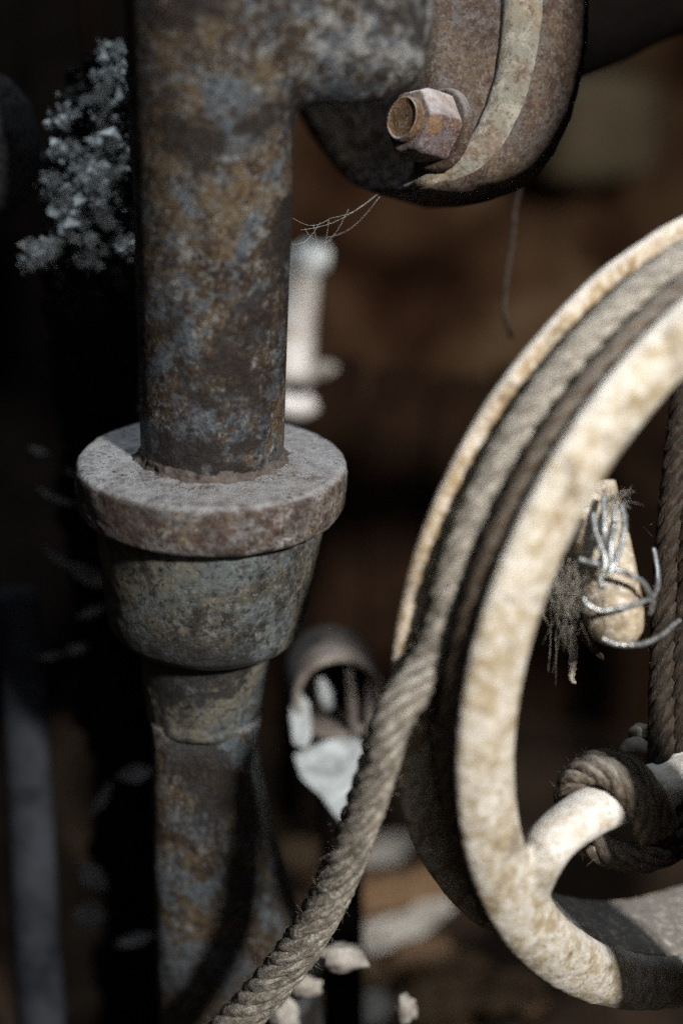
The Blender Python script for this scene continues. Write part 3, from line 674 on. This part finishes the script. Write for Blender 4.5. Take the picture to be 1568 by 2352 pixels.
# crumbling masonry pier in the dark on the left
plant = tag(empty('crumbling_pier', down(215, 900, .68)), 'dark crumbling masonry pier with broken pale plaster crumbs left of the rod', 'masonry pier')
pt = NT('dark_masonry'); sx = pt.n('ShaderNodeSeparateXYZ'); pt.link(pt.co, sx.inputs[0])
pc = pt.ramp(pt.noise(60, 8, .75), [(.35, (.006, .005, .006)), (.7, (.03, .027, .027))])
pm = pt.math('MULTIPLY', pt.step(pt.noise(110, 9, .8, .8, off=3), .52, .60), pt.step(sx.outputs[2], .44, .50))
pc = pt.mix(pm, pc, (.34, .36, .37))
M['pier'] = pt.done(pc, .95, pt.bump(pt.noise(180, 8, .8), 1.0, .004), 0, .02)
zt = W(215, 112, .66)[2]; base = W(215, 400, .665); V = []; nr, ns = 170, 90
for i in range(nr):
    z = 0.0+(zt-0.0)*i/(nr-1); top = max(0, (z-(zt-.05))/.05)
    for k in range(ns):
        t = 2*math.pi*k/ns; r = .0235*(1-.55*top)*(1+.10*math.sin(z*60))
        p = np.array([base[0]+.014*top+r*math.cos(t), base[1]+r*math.sin(t), z]); n_ = np.array([math.cos(t), math.sin(t), .3])
        p = p+n_*(.008*nz(p, 45)+.006*nz(p, 110, 3)+.0045*nz(p, 260, 6)+.003*nz(p, 560, 9)); V.append(p)
F = [(i*ns+k, i*ns+(k+1) % ns, (i+1)*ns+(k+1) % ns, (i+1)*ns+k) for i in range(nr-1) for k in range(ns)]+[tuple((nr-1)*ns+k for k in range(ns))]
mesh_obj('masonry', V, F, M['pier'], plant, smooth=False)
V = []; F = []
ctr = [(255, 135, 26, 14), (262, 150, 20, 8), (250, 180, 30, 16), (230, 215, 24, 30), (215, 250, 30, 35), (185, 330, 42, 30), (150, 350, 20, 12), (230, 350, 35, 40), (240, 300, 25, 40), (205, 430, 40, 40), (155, 462, 16, 16), (225, 420, 25, 30), (195, 520, 25, 40), (160, 520, 10, 40), (270, 360, 20, 50), (250, 480, 25, 40), (115, 570, 22, 10), (75, 595, 16, 8), (205, 585, 14, 14), (285, 560, 16, 8), (150, 300, 18, 20), (265, 230, 18, 40), (130, 420, 12, 30)]
for k in range(120):
    c = ctr[rng.integers(len(ctr))]; cu, cv, cd = rng.normal(c[0], c[2]*.6), rng.normal(c[1], c[3]*.8), rng.normal(.636, .006); big = rng.uniform(.4, 1.6)
    for j in range(rng.integers(6, 40)):
        p = W(cu+rng.normal()*12*big, cv+rng.normal()*11*big, cd+rng.normal()*.002); s = (abs(rng.normal())**1.5*.00042+.00018)*big; b = len(V)
        for q in ((1, 0, 0), (-1, 0, 0), (0, 1, 0), (0, -1, 0), (0, 0, 1), (0, 0, -1)): V.append(p+s*rng.uniform(.2, 2.0)*np.array(q)+rng.normal(size=3)*s*.5)
        for g in ((0, 2, 4), (2, 1, 4), (1, 3, 4), (3, 0, 4), (2, 0, 5), (1, 2, 5), (3, 1, 5), (0, 3, 5)): F.append(tuple(b+i for i in g))
tag(mesh_obj('plaster_crumbs', V, F, M['crumb'], plant, smooth=False), kind='stuff')
def leaf(p, direction, L, wd, curl, mat, parent=None, up=None):
    d = np.array(direction, float); d /= np.linalg.norm(d)
    up = np.array([0, 0, 1.0]) if up is None else np.array(up, float)
    s = np.cross(d, up); s /= np.linalg.norm(s)+1e-9; n = np.cross(s, d); V = []; m = 10
    for i in range(m+1):
        t = i/m; wv = wd*math.sin(math.pi*min(.98, t*.94+.03))**1.1*(1+.35*noise.noise(Vector((t*7+p[0]*90, p[1]*50, p[2]*70))))
        c = p+d*L*(t-.5)+n*curl*L*(4*(t-.5)**2-.5)
        for q in (-1, -.5, 0, .5, 1): V.append(c+s*wv*q+n*wv*(.55*abs(q)+.15*nz(c*40+q, 1)))
    F = [(i*5+k, i*5+k+1, (i+1)*5+k+1, (i+1)*5+k) for i in range(m) for k in range(4)]
    o = mesh_obj('leaf', V, F, mat, parent); md = o.modifiers.new('t', 'SOLIDIFY'); md.thickness = .0006; return o
for (u0, v0, u1, v1, d, wd) in [(52, 608, 140, 568, .655, .0035), (186, 606, 214, 572, .65, .0045), (250, 562, 300, 560, .65, .0025), (105, 1262, 165, 1305, .70, .003), (165, 1300, 240, 1345, .70, .008), (180, 1418, 240, 1395, .70, .005),
                               (90, 1512, 150, 1500, .71, .0028), (150, 1500, 200, 1486, .71, .005), (215, 1868, 255, 1800, .72, .005), (275, 1785, 345, 1775, .72, .008), (180, 1990, 240, 2040, .74, .010), (170, 2100, 240, 2110, .76, .012), (270, 2170, 350, 2150, .73, .006),
                               (70, 1030, 108, 1042, .70, .0035), (150, 1080, 205, 1100, .69, .003), (205, 905, 330, 940, .70, .004), (90, 1125, 170, 1160, .68, .003)]:
    a, b = W(u0, v0, d), W(u1, v1, d); leaf((a+b)/2, b-a, np.linalg.norm(b-a)*1.15, wd*.55, .16, M['leaf_dim'], plant, up=-FWD+np.array([0, 0, .9])).name = 'lodged_leaf'  # dry leaves lodged about the pier, kept as its parts

# beam at the upper right, hanging string
a = [W(1200, 190, .66), W(1320, 150, .66), W(1420, 110, .66), W(1600, 40, .67), W(1900, -60, .68)]
P = spline(np.array([p+np.array([0, 0, .024]) for p in a]), 30); v, f, uv = tube(P, .028, 24); v = np.array([p+.002*np.array([nz(p, 30), nz(p, 30, 3), nz(p, 30, 6)]) for p in v])
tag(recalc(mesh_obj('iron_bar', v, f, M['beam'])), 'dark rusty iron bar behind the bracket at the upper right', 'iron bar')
v, f, uv = tube(spline(np.array([W(*p) for p in [(1218, 300, .64), (1205, 380, .65), (1185, 470, .66), (1175, 560, .665), (1160, 660, .67), (1158, 720, .67), (1176, 775, .67)]]), 60), .0010, 7, jit=.25)
tag(mesh_obj('hanging_string', v, f, M['stem'], uvs=uv), 'thin dark kinked string hanging below the bracket', 'string')

# litter on the ground at the bottom: each piece a thing
def ground_hit(u, v):
    d = W(u, v, 1.0)-CAM; t = .3
    for _ in range(400):
        p = CAM+d*t
        if p[2] < ground_z(p[0], p[1]): return p
        t += .004
    return p
lit = [(905, 2170, .040, .013, 12, 'leaf', 'long pale leaf lying on the ground left of the far wheel rim'), (955, 2150, .026, .012, 35, 'leaf', 'pale curled leaf lying on the ground close to the far wheel rim'),
       (885, 1985, .026, .012, 20, 'leaf', 'small grey leaf on the ground between rope and wheel'), (850, 2090, .03, .016, 5, 'leaf_brown', 'broad brown leaf curled on the ground behind the rope'),
       (1080, 2280, .02, .01, -20, 'leaf_brown', 'brown leaf in the dark below the wheel'), (1150, 2330, .02, .01, 30, 'leaf_brown', 'reddish leaf at the bottom edge below the wheel'),
       (760, 2060, .018, .008, -10, 'leaf_brown', 'brown leaf just behind the middle of the rope'), (1000, 2060, .030, .014, 15, 'leaf_brown', 'brown leaf beside the far wheel rim, above the pale curled leaf')]
for u, v, L, wd, ang, m, lab in lit:
    p = ground_hit(u, v)+np.array([0, 0, .012]); a = math.radians(ang)
    o = leaf(p, (math.cos(a), math.sin(a)*.8, .25), L*2.0, wd*.8, .22, M[m], up=(0, -.7, 1)); o.name = 'dead_leaf'; tag(o, lab, 'leaf', 'dead leaves on the ground')

for k, (u, v, r, m) in enumerate([(700, 2110, .016, 'leaf_brown'), (760, 2330, .02, 'leaf_brown'), (840, 2250, .018, 'leaf_brown'), (980, 2210, .02, 'leaf_brown'), (1010, 2330, .024, 'leaf_brown'), (900, 2060, .02, 'leaf_brown'), (730, 2200, .014, 'leaf'), (860, 2330, .016, 'leaf'),
                                  (960, 2040, .018, 'leaf_brown'), (1180, 2300, .02, 'leaf_brown'), (1060, 2240, .016, 'leaf_brown'), (800, 2280, .012, 'leaf'), (690, 1990, .02, 'leaf_brown'), (620, 2300, .02, 'leaf_brown')]):
    p = ground_hit(u, v); q = p-CAM; d = float(np.dot(q, FWD)); rub = rub if k else tag(empty('rubble_heap', p), 'low heap of brown and pale rubble on the dark ground below the wheel', 'rubble heap')
    lump('stone', u, v, d, r, M[m], parent=rub, sq=(1.2, 1, .7), k=k*1.7, amp=.5)

# crumpled pale litter caught behind the rope
for k, (u, v, d, r, sq, lab) in enumerate([(790, 2200, .615, .0095, (1.15, .6, .62), 'largest crumpled pale scrap below the rope at the bottom'), (700, 2262, .638, .0080, (1.0, .6, .7), 'crumpled pale scrap touching the underside of the rope'),
                                        (655, 2335, .640, .0080, (.8, .6, 1.0), 'crumpled pale scrap half under the rope at the bottom edge'), (932, 2318, .625, .0065, (.7, .6, 1.1), 'small upright pale scrap at the bottom edge below the wheel')]):
    lump('litter_scrap', u, v, d, r, M['leaf'], lab, 'scrap', sq=sq, k=k*2.3+1, amp=.42)
